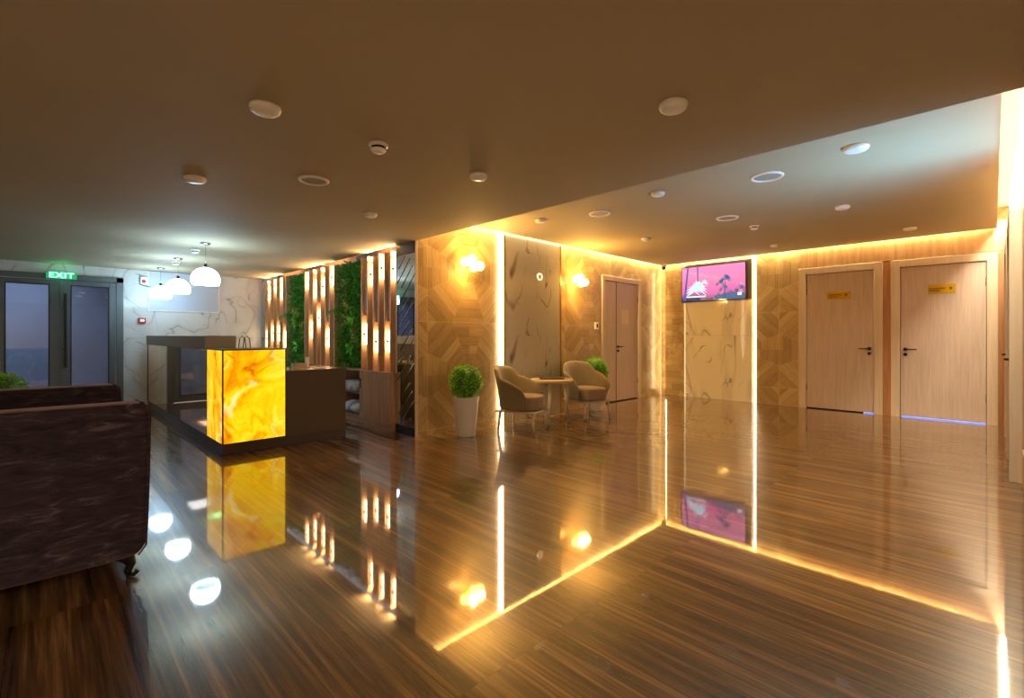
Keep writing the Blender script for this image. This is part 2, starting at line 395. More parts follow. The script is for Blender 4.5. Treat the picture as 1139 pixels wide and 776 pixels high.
# exit doors (aluminium, two leaves)
d = struct('door_1', bx(-1.72, 1.0, YE-.03, YE-.008, 2.075, 2.16), M['alum'])
bm = bmesh.new()
for x0, x1 in ((.905, 1.0), (-1.72, -1.63)): box(bm, x0, x1, YE-.05, YE+.10, 0, 2.16)
box(bm, -1.72, 1.0, YE-.05, YE+.10, 2.075, 2.16)
struct('door_frame', bm, M['alum'], d, bevel=.006)
struct('astragal', bx(.225, .255, YE-.045, YE-.034, .01, 2.07), M['alum'], d)
for x0, x1, nm in ((-.455, .235, 'l'), (.245, .90, 'r'), (-1.625, -.465, 's')):
    bm = bmesh.new(); s0, s1 = (.09, .125) if nm == 'l' else (.105, .085)
    if nm == 's': s0, s1 = .09, .09
    box(bm, x0, x0+s0, YE-.035, YE+.03, .01, 2.07); box(bm, x1-s1, x1, YE-.035, YE+.03, .01, 2.07)
    box(bm, x0+s0, x1-s1, YE-.035, YE+.03, 1.995, 2.07); box(bm, x0+s0, x1-s1, YE-.035, YE+.03, .01, .12)
    lf = struct('door_leaf', bm, M['alum'], d, bevel=.006)
    struct('glass_pane', bx(x0+s0, x1-s1, YE-.004, YE+.004, .12, 1.995), M['doorglass'], lf)
    bm = bmesh.new(); g = .012
    for q in ((x0+s0, x0+s0+g, .12, 1.995), (x1-s1-g, x1-s1, .12, 1.995), (x0+s0, x1-s1, .12, .12+g), (x0+s0, x1-s1, 1.995-g, 1.995)): box(bm, q[0], q[1], YE-.037, YE+.0, q[2], q[3])
    struct('gasket', bm, M['gap'], lf)
    if nm == 'r':
        bm = bmesh.new(); box(bm, .275, .305, YE-.095, YE-.07, .7, 1.86); box(bm, .28, .30, YE-.07, YE-.035, .8, .84); box(bm, .28, .30, YE-.07, YE-.035, 1.7, 1.74)
        struct('pull_handle', bm, M['gap'], lf, bevel=.004)
        bm = bmesh.new(); rod(bm, (.262, YE-.036, 1.02), (.262, YE-.05, 1.02), .013); struct('lock_cylinder', bm, M['chrome'], lf)

# ------------------------------------------------------------------ wooden doors
def wdoor(name, along, a0, a1, plane, sgn, top, hinge_right, split=None, cas=.09):
    """along: axis index of the door's width; plane: wall face; sgn: into-room direction along the other axis"""
    def B(bm, u0, u1, d0, d1, z0, z1):
        p0, p1 = sorted((plane+sgn*d0, plane+sgn*d1))
        if along == 0: box(bm, u0, u1, p0, p1, z0, z1)
        else: box(bm, p0, p1, u0, u1, z0, z1)
    bm = bmesh.new()
    B(bm, a0, a1, -.05, -.01, .018, top)
    r = struct(name, bm, M['leaf'], bevel=.003)
    bm = bmesh.new()
    B(bm, a0-cas, a0-.006, -.06, .022, 0, top+cas); B(bm, a1+.006, a1+cas, -.06, .022, 0, top+cas); B(bm, a0-.006, a1+.006, -.06, .022, top+.006, top+cas)
    struct('door_frame', bm, M['frame'], r, bevel=.004)
    bm = bmesh.new(); B(bm, a0-.006, a0, -.055, -.03, 0, top); B(bm, a1, a1+.006, -.055, -.03, 0, top); B(bm, a0, a1, -.055, -.03, top, top+.006)
    struct('shadow_gap', bm, M['gap'], r)
    hu = split if split else (a0 if hinge_right else a1)
    # lever handle: hinge_right means the lever stands near a0
    s = 1 if hinge_right or split else -1
    hu0 = hu+s*.055
    def P(u, dd, z): return (u, plane+sgn*dd, z) if along == 0 else (plane+sgn*dd, u, z)
    bm = bmesh.new(); rod(bm, P(hu0, -.012, 1.0), P(hu0, .0, 1.0), .026, n=20); rod(bm, P(hu0, -.01, 1.0), P(hu0, .045, 1.0), .010)
    rod(bm, P(hu0-s*.008, .042, 1.0), P(hu0+s*.13, .042, 1.0), .010, .008)
    h_ = struct('door_handle', bm, M['dkmetal'], r)
    bm = bmesh.new(); rod(bm, P(hu0, -.012, .925), P(hu0, .004, .925), .024, n=20); rod(bm, P(hu0, .004, .925), P(hu0, .018, .925), .010)
    struct('lock_cylinder', bm, M['dkmetal'], r)
    for z in (.35, top-.28):
        bm = bmesh.new(); u = (a1 if (hinge_right or split) else a0); rod(bm, P(u, -.008, z-.05), P(u, -.008, z+.05), .007); struct('hinge', bm, M['chrome'], r)
    return r
def plate(door, u0, u1, z0, z1):
    bm = bmesh.new(); x = XB+.010
    box(bm, x-.012, x, u0, u1, z0, z1)
    p = obj('name_plate', bm, M['gold'], door, bevel=.004)
    p['label'] = 'polished gold name plate with two dark engraved lines and a small emblem'
    bm = bmesh.new(); L = u1-u0; zc = (z0+z1)/2; xx = x-.0125
    # two lines of small engraved strokes (read from the left, the higher y) and an emblem at the right
    for zz, n0, n1 in ((zc+.008, .05, .60), (zc-.024, .05, .42)):
        u = u1-L*n0
        while u > u1-L*n1:
            w = random.choice((.010, .014, .008)); box(bm, xx-.001, xx+.001, u-w, u, zz-.009, zz+.009); u -= w+.004
    u = u0+L*.17
    rod(bm, (xx-.001, u, zc+.008), (xx+.001, u, zc+.008), .017, n=14); rod(bm, (xx-.001, u, zc-.012), (xx+.001, u, zc-.012), .010, n=3)
    obj('engraving', bm, M['ink'], p)
    bm = bmesh.new()
    for a in (u0+.012, u1-.012):
        for b in (z0+.012, z1-.012): ball(bm, (x-.0125, a, b), .0045, 8)
    obj('screw', bm, M['chrome'], p)
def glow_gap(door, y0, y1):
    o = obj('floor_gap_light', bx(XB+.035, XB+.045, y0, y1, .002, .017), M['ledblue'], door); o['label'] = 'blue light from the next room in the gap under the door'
d3 = wdoor('door_2', 1, 1.288, 2.188, XB, -1, 2.205, True, cas=.112)
plate(d3, 1.585, 1.895, 1.785, 1.905); glow_gap(d3, 1.29, 1.42)
d4 = wdoor('door_3', 1, .067, .967, XB, -1, 2.205, False, cas=.112)
plate(d4, .369, .662, 1.80, 1.925); glow_gap(d4, .07, .965)
d2 = wdoor('door_4', 0, 7.06, 8.18, YA, -1, 2.17, False, split=7.44)
bm = bmesh.new(); box(bm, 7.437, 7.443, YA+.005, YA+.0115, .02, 2.17); obj('leaf_seam', bm, M['gap'], d2)
# pale pictogram notice on the leaf
s_ = obj('door_notice', bx(7.60, 7.86, YA+.006, YA+.0095, 1.42, 1.68), M['paper'], d2); s_['label'] = 'faint pale square notice stuck on the door leaf'
# dark opening behind the wooden doors
struct('wall_1', bx(XB+.12, XB+.16, YC-.1, 2.4, 0, 2.4), M['gap'])
struct('wall_2', bx(6.9, 8.3, YA+.12, YA+.16, 0, 2.4), M['gap'])
# side-wall doors seen edge-on
d5 = wdoor('door_5', 0, 7.2, 8.1, YC, 1, 2.15, True)
d6 = wdoor('door_6', 0, 5.75, 6.65, YC, 1, 2.15, True)
for q in (d5, d6):
    q.location = (0, .052, 0)   # set proud of the wall

# ------------------------------------------------------------------ wall cladding panels
struct('trim_4', bx(4.60, 5.80, YA-.03, YA, 0.001, ZU-.02), M['ma'], bevel=.002)
for i, x in enumerate((4.585, 5.812)):
    struct('trim_%d' % (5+i), bx(x-.012, x+.012, YA-.036, YA, 0.001, ZU-.02), M['goldtrim'])
struct('trim_7', bx(XB-.03, XB, 3.03, 4.265, 0.001, ZU-.04), M['mb'], bevel=.002)
struct('trim_8', bx(XS-.012, XS+.02, YA-.006, YA+.012, 0.0, ZL-.001), M['frame'])

def strip(label, b, m, grp='vertical light strips'):
    bm = bmesh.new(); box(bm, *b); return tag(obj('led_strip', bm, m), label, 'light strip', grp)
strip('bright vertical light strip between the sconce wall tiles and the grey marble panel', (4.505, 4.55, YA-.050, YA, .002, ZU-.03), M['led'])
strip('vertical light strip beside the right edge of the cream marble under the television', (XB-.010, XB, 2.975, 3.008, .002, ZU-.03), M['led'])
strip('thin vertical light strip along the left edge of the cream marble panel', (XB-.010, XB, 4.280, 4.300, .002, 1.84), M['leddim'])
strip('soft vertical light strip standing in the far corner of the room', (XB-.016, XB, YA-.016, YA, .002, ZU-.03), M['leddim'])
# cove strips hidden in the slot round the raised ceiling
strip('amber light line hidden along the ceiling edge above the sconce wall', (XS+.02, XB-.08, YA-SL, YA-SL+.008, ZU+.042, ZU+.057), M['ledw'], 'ceiling cove lights')
strip('amber light line hidden along the ceiling edge above the two doors', (XB-SL, XB-SL+.008, 0.02, YA-.08, ZU+.042, ZU+.057), M['ledw'], 'ceiling cove lights')
strip('white light line in the wide ceiling slot along the right side wall', (XS+.05, XB-.06, YC, YC+.03, ZU+.07, ZU+.085), M['ledc'], 'ceiling cove lights')
area('cove_a', ((XS+XB)/2, YA-SL+.02, ZU+.10), (math.radians(30), 0, 0), XB-XS-.1, .025, 66, WARM2)
area('cove_b', (XB-SL+.02, 2.4, ZU+.10), (0, math.radians(-30), 0), .025, 4.7, 58, WARM2)
area('corner_wash', (XB-.03, YA-.14, 1.3), (math.radians(90), 0, math.radians(40)), .02, 2.4, 3, WARM2)
area('cove_c', (6.1, -.10, ZU+.12), (0, 0, 0), 5.7, .06, 75, (1, .88, .62))
area('rear_fill_light', (-2.8, -1.5, 2.30), (0, 0, 0), 1.6, 1.6, 80, (1, .80, .60))  # added fill behind the camera, lifts the sofa and foreground
# added blue fill aimed up through the opening to tint the raised ceiling
dl = area('ceiling_patch_fill', (4.75, YC-.28, .85), (math.radians(152), 0, math.radians(-8)), .9, .2, 13, (.28, .62, 1.0)); dl.data.spread = math.radians(100)
area('vestibule_fill', (-.5, 12.0, 2.55), (0, 0, 0), 1.5, 1.5, 120, (.95, .95, 1.0))  # added fill that brightens the vestibule behind the door glass

# ------------------------------------------------------------------ television
tv = thing('television', 'wall television showing palm trees against a pink sky, hung at the ceiling over cream marble', 'television', (XB-.03, 3.715, 2.195))
bm = bmesh.new(); box(bm, -.06, -.02, -.605, .605, -.345, .345); obj('casing', bm, M['black'], tv, bevel=.006)
obj('wall_bracket', bx(-.02, -.006, -.25, .25, -.2, .2), M['dkmetal'], tv)
def screen_mat():
    t = NT('screen_pink_sky'); s = t.new('ShaderNodeSeparateXYZ'); t.l.new(t.obj(), s.inputs[0]); z = t.math('ADD', t.math('DIVIDE', s.outputs[2], .66), .5)
    n = t.noise(t.obj(), 3, 3)
    f = t.math('ADD', z, t.math('MULTIPLY', t.math('SUBTRACT', n, .5), .15))
    col = t.ramp(f, [(.06, C((40, 60, 110))), (.14, C((150, 100, 150))), (.24, C((255, 110, 180))), (.6, C((255, 140, 190))), (.95, C((250, 150, 205)))])
    t.b.inputs['Base Color'].default_value = (.01, .01, .01, 1); t.b.inputs['Roughness'].default_value = .06
    t.set(t.b.inputs['Emission Color'], col); t.b.inputs['Emission Strength'].default_value = .47
    return t.m
scr = obj('screen', bx(-.0625, -.060, -.59, .59, -.325, .325), screen_mat(), tv)
def fan(bm, y, z, r, n, x=-.0635, droop=.3):
    for i in range(n):
        a = PI*(-.15+1.3*i/(n-1)); tip = (x, y-r*math.cos(a), z+r*math.sin(a)*.8-droop*r*abs(math.cos(a))); mid = (x, y-r*.5*math.cos(a+.2), z+r*.6*math.sin(a+.2))
        q = [(x, y, z), mid, tip, (x, y-r*.5*math.cos(a-.18), z+r*.42*math.sin(a-.18))]
        bm.faces.new([bm.verts.new(p) for p in q])
def quad(bm, pts, x=-.0632): bm.faces.new([bm.verts.new((x, a, b)) for a, b in pts])
bm = bmesh.new()
quad(bm, [(.56, -.32), (.51, -.32), (.455, .32), (.485, .32)]); quad(bm, [(.285, .04), (.265, .04), (.265, .32), (.29, .32)])
obj('palm_trunk', bm, emis('screen_violet_blue', C((80, 100, 190)), .36), scr)
bm = bmesh.new(); fan(bm, .30, -.10, .22, 13); fan(bm, .36, -.14, .15, 9); fan(bm, .16, .0, .10, 8)
obj('lit_fronds', bm, emis('screen_pale_cyan', C((190, 235, 255)), .6), scr)
bm = bmesh.new(); fan(bm, -.24, .05, .13, 11); fan(bm, -.14, -.02, .10, 9); fan(bm, -.21, -.12, .12, 9); fan(bm, -.32, -.2, .09, 7); fan(bm, -.50, -.15, .13, 9); fan(bm, -.42, -.2, .09, 7); fan(bm, -.1, -.24, .08, 7)
quad(bm, [(-.21, -.32), (-.24, -.32), (-.25, .05), (-.235, .05)]); quad(bm, [(-.05, -.32), (-.58, -.32), (-.58, -.22), (-.3, -.2), (-.05, -.25)])
obj('palm_silhouette', bm, emis('screen_teal', C((30, 110, 170)), .34), scr)
bm = bmesh.new(); quad(bm, [(.50, -.26), (.12, -.26), (.12, -.235), (.50, -.235)], -.064); SW = emis('screen_white', (1, 1, 1), .5); obj('caption_bar', bm, SW, scr)
bm = bmesh.new(); quad(bm, [(-.46, -.26), (-.53, -.26), (-.53, -.21), (-.46, -.21)], -.064); obj('channel_mark', bm, SW, scr)
tag(obj('backing_panel', bx(XB-.036, XB-.0302, 3.035, 4.26, 1.86, ZU-.045), M['grey']), 'flat grey panel on the wall behind the television', 'panel')

# ------------------------------------------------------------------ sconces
def sconce(x, z, label):
    t = thing('wall_sconce', label, 'wall lamp', (x, YA, z), 0, 'amber wall sconces')
    bm = bmesh.new(); rod(bm, (0, 0, 0), (0, -.025, 0), .055, n=28); obj('wall_plate', bm, M['gold'], t, bevel=.003)
    for i, (dx, dz) in enumerate(((-.125, .0), (-.01, .045), (.02, -.05), (.12, -.03))):
        c = (dx, -.11, dz)
        bm = bmesh.new(); path(bm, [(0, -.02, 0), (dx*.4, -.07, dz*.4), (dx*.9, -.09, dz*.9), (dx, -.105, dz)], .006); obj('arm', bm, M['gold'], t)
        bm = bmesh.new(); ball(bm, c, .062, 20); g = obj('glass_globe', bm, AMBER, t)
        bm = bmesh.new(); ball(bm, c, .026, 14, sz=1.3); obj('bulb', bm, M['bulb'], g)
    bm = bmesh.new(); ball(bm, (.005, -.165, .005), .014, 10); ball(bm, (-.02, -.16, .03), .009, 10); obj('finial', bm, M['dkmetal'], t)
    point('sconce_light', (x-.06, YA-.20, z), 16, (1.0, .55, .13), .05); point('sconce_light', (x+.09, YA-.17, z), 10, (1.0, .55, .13), .05)
    return t
AMBER = emis('lit_amber_glass', (1.0, .62, .14), 5, (255, 220, 150))
sconce(3.95, 2.135, 'glowing amber globe wall sconce on tiles above the round topiary, left of the strip')
sconce(6.22, 2.10, 'glowing amber globe wall sconce between the grey marble and the closed double door')
# small ring fixture on the marble
t = thing('ring_fixture', 'small white ring fixture high on the grey marble panel', 'wall fixture', (5.32, YA-.03, 2.08))
bm = bmesh.new(); n = 28
for i in range(n):
    a0, a1 = 2*PI*i/n, 2*PI*(i+1)/n
    q = []
    for a, ro in ((a0, .055), (a1, .055), (a1, .038), (a0, .038)): q.append((ro*math.cos(a), ro*math.sin(a)))
    vs = [bm.verts.new((x, y, z)) for y in (0, -.014) for x, z in q]
    for f in ((0,1,5,4), (2,3,7,6), (4,5,6,7), (0,3,2,1)): bm.faces.new([vs[k] for k in f])
bmesh.ops.remove_doubles(bm, verts=bm.verts, dist=1e-5)
obj('ring', bm, emis('ring_glow', (1, .85, .55), .4), t); bm = bmesh.new(); rod(bm, (0, 0, 0), (0, -.006, 0), .03, n=20); obj('centre_cap', bm, M['gold'], t)
t = thing('thermostat', 'small white thermostat with dark display beside the double door casing', 'thermostat', (6.80, YA, 1.37))
obj('body', bx(-.045, .045, -.022, 0, -.06, .06), M['white'], t, bevel=.005); obj('display', bx(-.01, .03, -.0235, -.022, -.035, .035), M['black'], t)
t = thing('dome_camera', 'small dark dome camera under the ceiling in the far corner', 'security camera', (XB-.10, YA-.12, ZU))
bm = bmesh.new(); lathe(bm, [(0, 0), (.055, 0), (.055, -.03), (.045, -.035)], 24); obj('base', bm, M['white'], t)
bm = bmesh.new(); ball(bm, (0, 0, -.055), .042, 18); obj('dome', bm, M['black'], t)

# ------------------------------------------------------------------ ceiling fittings
def disc(x, y, z, r, label):
    bm = bmesh.new(); lathe(bm, [(0, -.040), (r*.5, -.039), (r*.8, -.034), (r*.93, -.026), (r, -.012), (r*.97, 0), (0, 0)], 36)
    return tag(obj('round_downlight', bm, M['white'], loc=(x, y, z)), label.replace(' cap', ' downlight'), 'ceiling light', 'round white ceiling lights')
LW = 'lower ceiling'
disc(.787, 2.514, ZL, .072, 'largest round white cap at left of the low ceiling, nearest above the sofa side')
disc(2.183, 1.092, ZL, .068, 'large round white cap near the top middle-right, alone on the low ceiling')
disc(.786, 3.992, ZL, .068, 'round white cap at the far left of the low ceiling, left of the ring speaker')
disc(2.178, 2.532, ZL, .062, 'round white cap on the low ceiling right of the smoke detector, centre of the photo')
disc(2.161, 4.03, ZL, .062, 'small round white cap on the low ceiling near the diagonal mirror and slat lamps')
disc(4.375, .73, ZU, .085, 'round white cap on the bluish part of the raised ceiling, rightmost large one')
disc(4.377, 2.35, ZU, .066, 'small white cap on the raised ceiling just beyond the ceiling step, above the television side')
disc(4.367, 3.913, ZU, .066, 'small white cap on the raised ceiling nearest the first sconce and the step')
disc(6.272, 1.168, ZU, .072, 'small white cap mid raised ceiling, between the large ring speaker and right door')
disc(6.309, 3.588, ZU, .062, 'small white cap on the raised ceiling above the double door')
disc(8.156, .775, ZU, .075, 'small white cap on the raised ceiling just before the rightmost door')
disc(8.177, 2.418, ZU, .055, 'tiny white cap on the raised ceiling just right of the television')
def ringsp(x, y, z, r, label):
    t = thing('ceiling_speaker', label, 'ceiling speaker', (x, y, z), 0, 'round ceiling speakers')
    bm = bmesh.new(); lathe(bm, [(r, 0), (r, -.008), (r*.95, -.014), (r*.82, -.012), (r*.80, -.002)], 44); obj('rim', bm, M['white'], t)
    bm = bmesh.new(); lathe(bm, [(r*.81, -.004), (r*.5, -.006), (0, -.007)], 44); obj('grille', bm, M['grille'], t)
ringsp(1.409, 3.457, ZL, .105, 'flat round ceiling speaker with white rim on the low ceiling')
ringsp(4.624, 1.426, ZU, .135, 'largest round ceiling speaker, on the raised ceiling beside the bluish patch')
ringsp(4.633, 3.226, ZU, .125, 'round ceiling speaker on the raised ceiling close to the step, left of the others there')
ringsp(5.906, 2.263, ZU, .125, 'round ceiling speaker on the raised ceiling above the television and smoke detector')
def smoke(x, y, z, label):
    t = thing('smoke_detector', label, 'smoke detector', (x, y, z), 0, 'smoke detectors')
    bm = bmesh.new(); lathe(bm, [(0, 0), (.055, 0), (.055, -.016), (.044, -.02)], 28); obj('base', bm, M['white'], t)
    bm = bmesh.new(); lathe(bm, [(.036, -.018), (.036, -.034)], 28); obj('sensor_gap', bm, M['dkmetal'], t)
    bm = bmesh.new(); lathe(bm, [(.044, -.032), (.044, -.040), (.034, -.050), (0, -.053)], 28); obj('cap', bm, M['white'], t)
smoke(1.414, 2.541, ZL, 'smoke detector on the low ceiling between two round caps')
smoke(6.589, 2.183, ZU, 'smoke detector on the raised ceiling above the right side of the television')
smoke(1.447, 7.35, ZL, 'smoke detector on the ceiling behind the nearest pendant lamp')
smoke(1.474, 8.75, ZL, 'smoke detector on the ceiling behind the middle pendant lamp')

# ------------------------------------------------------------------ pendants
def make_pendant():
    t = thing('pendant_lamp', 'nearest and largest white globe pendant lamp over the reception counter', 'pendant lamp', (1.43, 6.72, ZL), 0, 'white globe pendants over the counter')
    bm = bmesh.new(); lathe(bm, [(0, 0), (.058, 0), (.058, -.012), (.045, -.022), (0, -.024)], 28); obj('ceiling_rose', bm, M['chrome'], t)
    bm = bmesh.new(); rod(bm, (0, 0, -.02), (0, 0, -.27), .0022, n=6); obj('cord', bm, M['chrome'], t)
    bm = bmesh.new(); lathe(bm, [(0, -.255), (.016, -.258), (.018, -.295), (.03, -.303), (0, -.303)], 20); obj('lamp_cap', bm, M['dkmetal'], t)
    R = .153; pr = [(0.02, -.300)]
    for i in range(1, 13):
        a = .10+i*(1.98-.10)/12; pr.append((R*math.sin(a), -.300-.148+.148*math.cos(a)-.0))
    pr += [(pr[-1][0]*.97, pr[-1][1]), (pr[-1][0]*.9, pr[-1][1]+.03), (0, pr[-1][1]+.045)]
    bm = bmesh.new(); lathe(bm, pr, 40); s = obj('globe_shade', bm, M['pend'], t)
    bm = bmesh.new(); rod(bm, (0, 0, -.487), (0, 0, -.492), .118, n=40); obj('diffuser', bm, M['diffuser'], t)
    bm = bmesh.new(); ball(bm, (0, 0, -.500), .010, 10); obj('finial', bm, M['white'], t)
    return t
p0 = make_pendant()
p1 = copy_tree(p0); p1.location.y = 8.33; p1['label'] = 'middle white globe pendant lamp of the row over the counter'
p2 = copy_tree(p0); p2.location.y = 9.72; p2['label'] = 'farthest white globe pendant lamp, closest to the exit doors'

# ------------------------------------------------------------------ exit sign, alarm, call point, board
t = thing('exit_sign', 'green lit EXIT sign over the dark glass doors', 'exit sign', (.245, YE-.05, 2.135))
obj('housing', bx(-.175, .175, -.03, 0, -.05, .05), M['greenbg'], t, bevel=.004)
cu = bpy.data.curves.new('exit_text', 'FONT'); cu.body = 'EXIT'; cu.size = .115; cu.extrude = .002; cu.align_x = 'CENTER'; cu.align_y = 'CENTER'; cu.offset = .003; cu.space_character = 1.12
tmp = bpy.data.objects.new('tmp', cu); COL.objects.link(tmp); dg = bpy.context.evaluated_depsgraph_get()
me = bpy.data.meshes.new_from_object(tmp.evaluated_get(dg)); bpy.data.objects.remove(tmp)
me.materials.clear(); me.materials.append(M['green']); lt = bpy.data.objects.new('lettering', me); COL.objects.link(lt); lt.parent = t
lt.rotation_euler = (PI/2, 0, 0); lt.location = (0, -.033, 0)
lt.scale = (1.12, 1, 1)
point('exit_glow', (.245, YE-.13, 2.14), .5, (.1, 1.0, .4), .05)
t = thing('fire_call_point', 'small red fire call point on white marble, right of the exit doors', 'fire alarm', (1.25, YE, 1.46))
obj('body', bx(-.05, .05, -.045, 0, -.045, .045), M['red'], t, bevel=.004); obj('press_plate', bx(-.03, .03, -.048, -.045, -.022, .022), M['white'], t)
t = thing('alarm_sounder', 'red and white alarm sounder on a dark bracket high on the white marble', 'alarm', (1.27, YE, 2.13))
obj('body', bx(-.045, .045, -.06, 0, -.04, .075), M['white'], t, bevel=.006)
bm = bmesh.new(); rod(bm, (.0, -.06, .0), (0, -.085, .0), .032, .022, 20); obj('beacon', bm, M['red'], t)
bm = bmesh.new(); path(bm, [(-.05, -.02, -.05), (.0, -.03, -.07), (.08, -.02, -.085), (.14, -.005, -.075)], .007); obj('bracket', bm, M['dkmetal'], t)
t = thing('wall_board', 'large pale glossy board on the marble wall behind the pendant lamps', 'board', (1.87, YE, 1.98))
obj('panel', bx(-.53, .53, -.02, 0, -.34, .335), M['board'], t); 
bm = bmesh.new()
for q in ((-.54, .54, -.352, -.34), (-.54, -.53, -.34, .335), (.53, .54, -.34, .335)): box(bm, q[0], q[1], -.025, 0, q[2], q[3])
obj('edge', bm, M['white'], t)

# ------------------------------------------------------------------ slat screens with tube lamps
def screen(cols, y_near, y_far, label, zb):
    """cols: (y, z0, z1) of every lamp, one per column"""
    t = thing('slat_screen', label, 'slat screen', (XS, (y_near+y_far)/2, zb), 0, 'wooden slat screens with lamps'); oy, oz = t.location.y, zb
    W = .158; top = 2.27
    ys = sorted([c[0] for c in cols]); edges = [ys[0]-W/2]+[(a+b)/2 for a, b in zip(ys, ys[1:])]+[ys[-1]+W/2]
    for e in edges:
        obj('fin', bx(.0, .15, e-.011-oy, e+.011-oy, 0, top-oz+.015*random.random()), M['fin'], t)
    obj('back_board', bx(.15, .17, edges[0]-oy, edges[-1]-oy, 0, top-oz), M['walnutdk'], t)
    for y, z0, z1 in cols:
        i = ys.index(y); a, b = edges[i]+.011-oy, edges[i+1]-.011-oy
        if z0 < 1.75:    # low lamp: a flush slat hangs above it
            obj('slat', bx(.035, .075, a, b, z1+.12-oz, top-oz), M['slat'], t); obj('slat', bx(.095, .12, a, b, 0, z0-.02-oz), M['slat'], t)
        else:
            obj('slat', bx(.075, .11, a, b, .0, z0-.03-oz), M['slat'], t)
        yc = y-oy; bm = bmesh.new(); lathe(bm, [(0, z0-oz), (.034, z0-oz), (.036, z0+.01-oz), (.036, z1-.01-oz), (.034, z1-oz), (0, z1-oz)], 20, .045, yc, 0)
        l = obj('tube_lamp', bm, M['tube'], t)
        bm = bmesh.new(); box(bm, -.004, .012, yc-.016, yc+.016, (z0+z1)/2-.016-oz, (z0+z1)/2+.016-oz); obj('clip', bm, M['dkmetal'], l)
    return t
ZC = .735
screen([(6.088,1.08,1.363),(5.913,1.885,2.17),(5.767,.98,1.262),(5.627,1.942,2.224),(5.468,.99,1.265),(5.337,1.90,2.19)], 5.26, 6.17, 'nearest lit wooden slat screen, standing above the towel cabinet beside the mirror', ZC+.001)
screen([(8.076,1.984,2.26),(7.89,1.158,1.439),(7.746,1.815,2.106),(7.585,1.346,1.62),(7.435,1.83,2.12),(7.27,1.02,1.30),(7.11,1.955,2.23)], 7.03, 8.16, 'middle lit wooden slat screen between the two green plant walls', ZC+.001)
screen([(10.056,.99,1.29),(9.922,1.885,2.165),(9.72,1.10,1.39),(9.592,2.02,2.265),(9.396,1.10,1.39),(9.256,1.885,2.18),(9.088,.99,1.285)], 9.0, 10.14, 'farthest lit wooden slat screen against the white marble wall', ZC+.001)
for y in (5.7, 7.6, 9.55): area('ceiling_glow_fill', (XS+.07, y, 2.22), (PI, 0, 0), .06, .9, 34, (1, .66, .32))  # added fills without fixtures, brighten the ceiling above the screens

# ------------------------------------------------------------------ living green walls
def leaf(bm, p, d, up, L, Wd, mi):
    d = d.normalized(); s = d.cross(up).normalized()*Wd
    a, b, c, e = p, p+d*L*.5+s+up*.15*L, p+d*L, p+d*L*.5-s+up*.15*L
    m = p+d*L*.5
    va, vb, vc, ve, vm = [bm.verts.new(q) for q in (a, b, c, e, m)]
    for f in ((va, vb, vm), (vb, vc, vm), (vc, ve, vm), (ve, va, vm)): bm.faces.new(f).material_index = mi
def rv(s=1): return Vector((random.uniform(-1, 1), random.uniform(-1, 1), random.uniform(-1, 1)))*s
def greenwall(y0, y1, label, seed):
    random.seed(seed)
    t = thing('vertical_garden', label, 'plant wall', (3.33, (y0+y1)/2, .02), 0, 'vertical plant walls'); W = (y1-y0)/2; H = ZL-.05
    cut = 6.61-(y0+y1)/2 if y0 < 6.6 else -W
    bm = bmesh.new(); box(bm, 0, XR-3.331, cut, W, 0, H); 
    if cut > -W: box(bm, 0, XR-3.331, -W, cut, ZC+.01, H)
    obj('backing', bm, M['moss'], t)
    bm = bmesh.new()
    for i in range(4200):
        y, z = random.uniform(-W, W), random.uniform(0, H-.03); big = math.sin(y*9+seed)+math.sin(z*5.3+seed*2)
        if z < ZC+.02 and y < cut+.07: continue
        if abs(y) > W-.06 and random.random() < .6: continue
        p = Vector((random.uniform(-.14, -.02), y, z)); d = Vector((-.6, random.uniform(-1, 1), random.uniform(-1.1, .7)))
        mi = 0
        leaf(bm, p, d, rv(.6)+Vector((-.4, 0, .5)), random.uniform(.035, .085), random.uniform(.006, .014), mi)
    obj('fern_foliage', bm, M['fern'], t, normals=False)
    for k in range(5):   # pale variegated clusters
        bm = bmesh.new()
        cy, cz = random.uniform(-W*.7, W*.7), random.choice((1.95, 1.85, 1.5, 1.25, .6))
        for i in range(150):
            o = rv(); p = Vector((random.uniform(-.15, -.10), cy+o.y*.09, cz+o.z*.15))
            leaf(bm, p, Vector((-.3, o.x, o.z+.2)), Vector((-1, 0, .2)), .034, .007, 0)
        obj('pale_sprig', bm, M['olive'], t, normals=False)
    bm = bmesh.new()
    for (cy, cz) in ((random.uniform(-.2, .2), 1.42), (random.uniform(-.3, .2), 1.0), (random.uniform(-.1, .3), .55)):
        for i in range(5):
            a = i*1.25+random.random(); leaf(bm, Vector((-.13, cy, cz)), Vector((-.35, math.cos(a), math.sin(a)*.7)), Vector((-1, 0, .3)), .15, .035, 0)
    obj('lime_leaves', bm, M['lime'], t, normals=False)
    bm = bmesh.new()
    for i in range(9):
        a = -1.0+i*.25; z0 = 1.5
        for k in range(10):
            b = Vector((-.10-.02*k, W*.5+math.sin(a)*.03*k, z0+math.cos(a)*.02*k-.0018*k*k)); 
            for s in (-1, 1): leaf(bm, b, Vector((-.1, .4*s, .3)), Vector((-1, 0, 0)), .05, .007, 0)
    obj('arching_fronds', bm, M['fern'], t, normals=False)
greenwall(6.19, 7.02, 'nearer green plant wall, to the left of the nearest slat screen', 3)
greenwall(8.19, 8.98, 'farther green plant wall, to the left of the middle slat screen', 5)
random.seed(11)

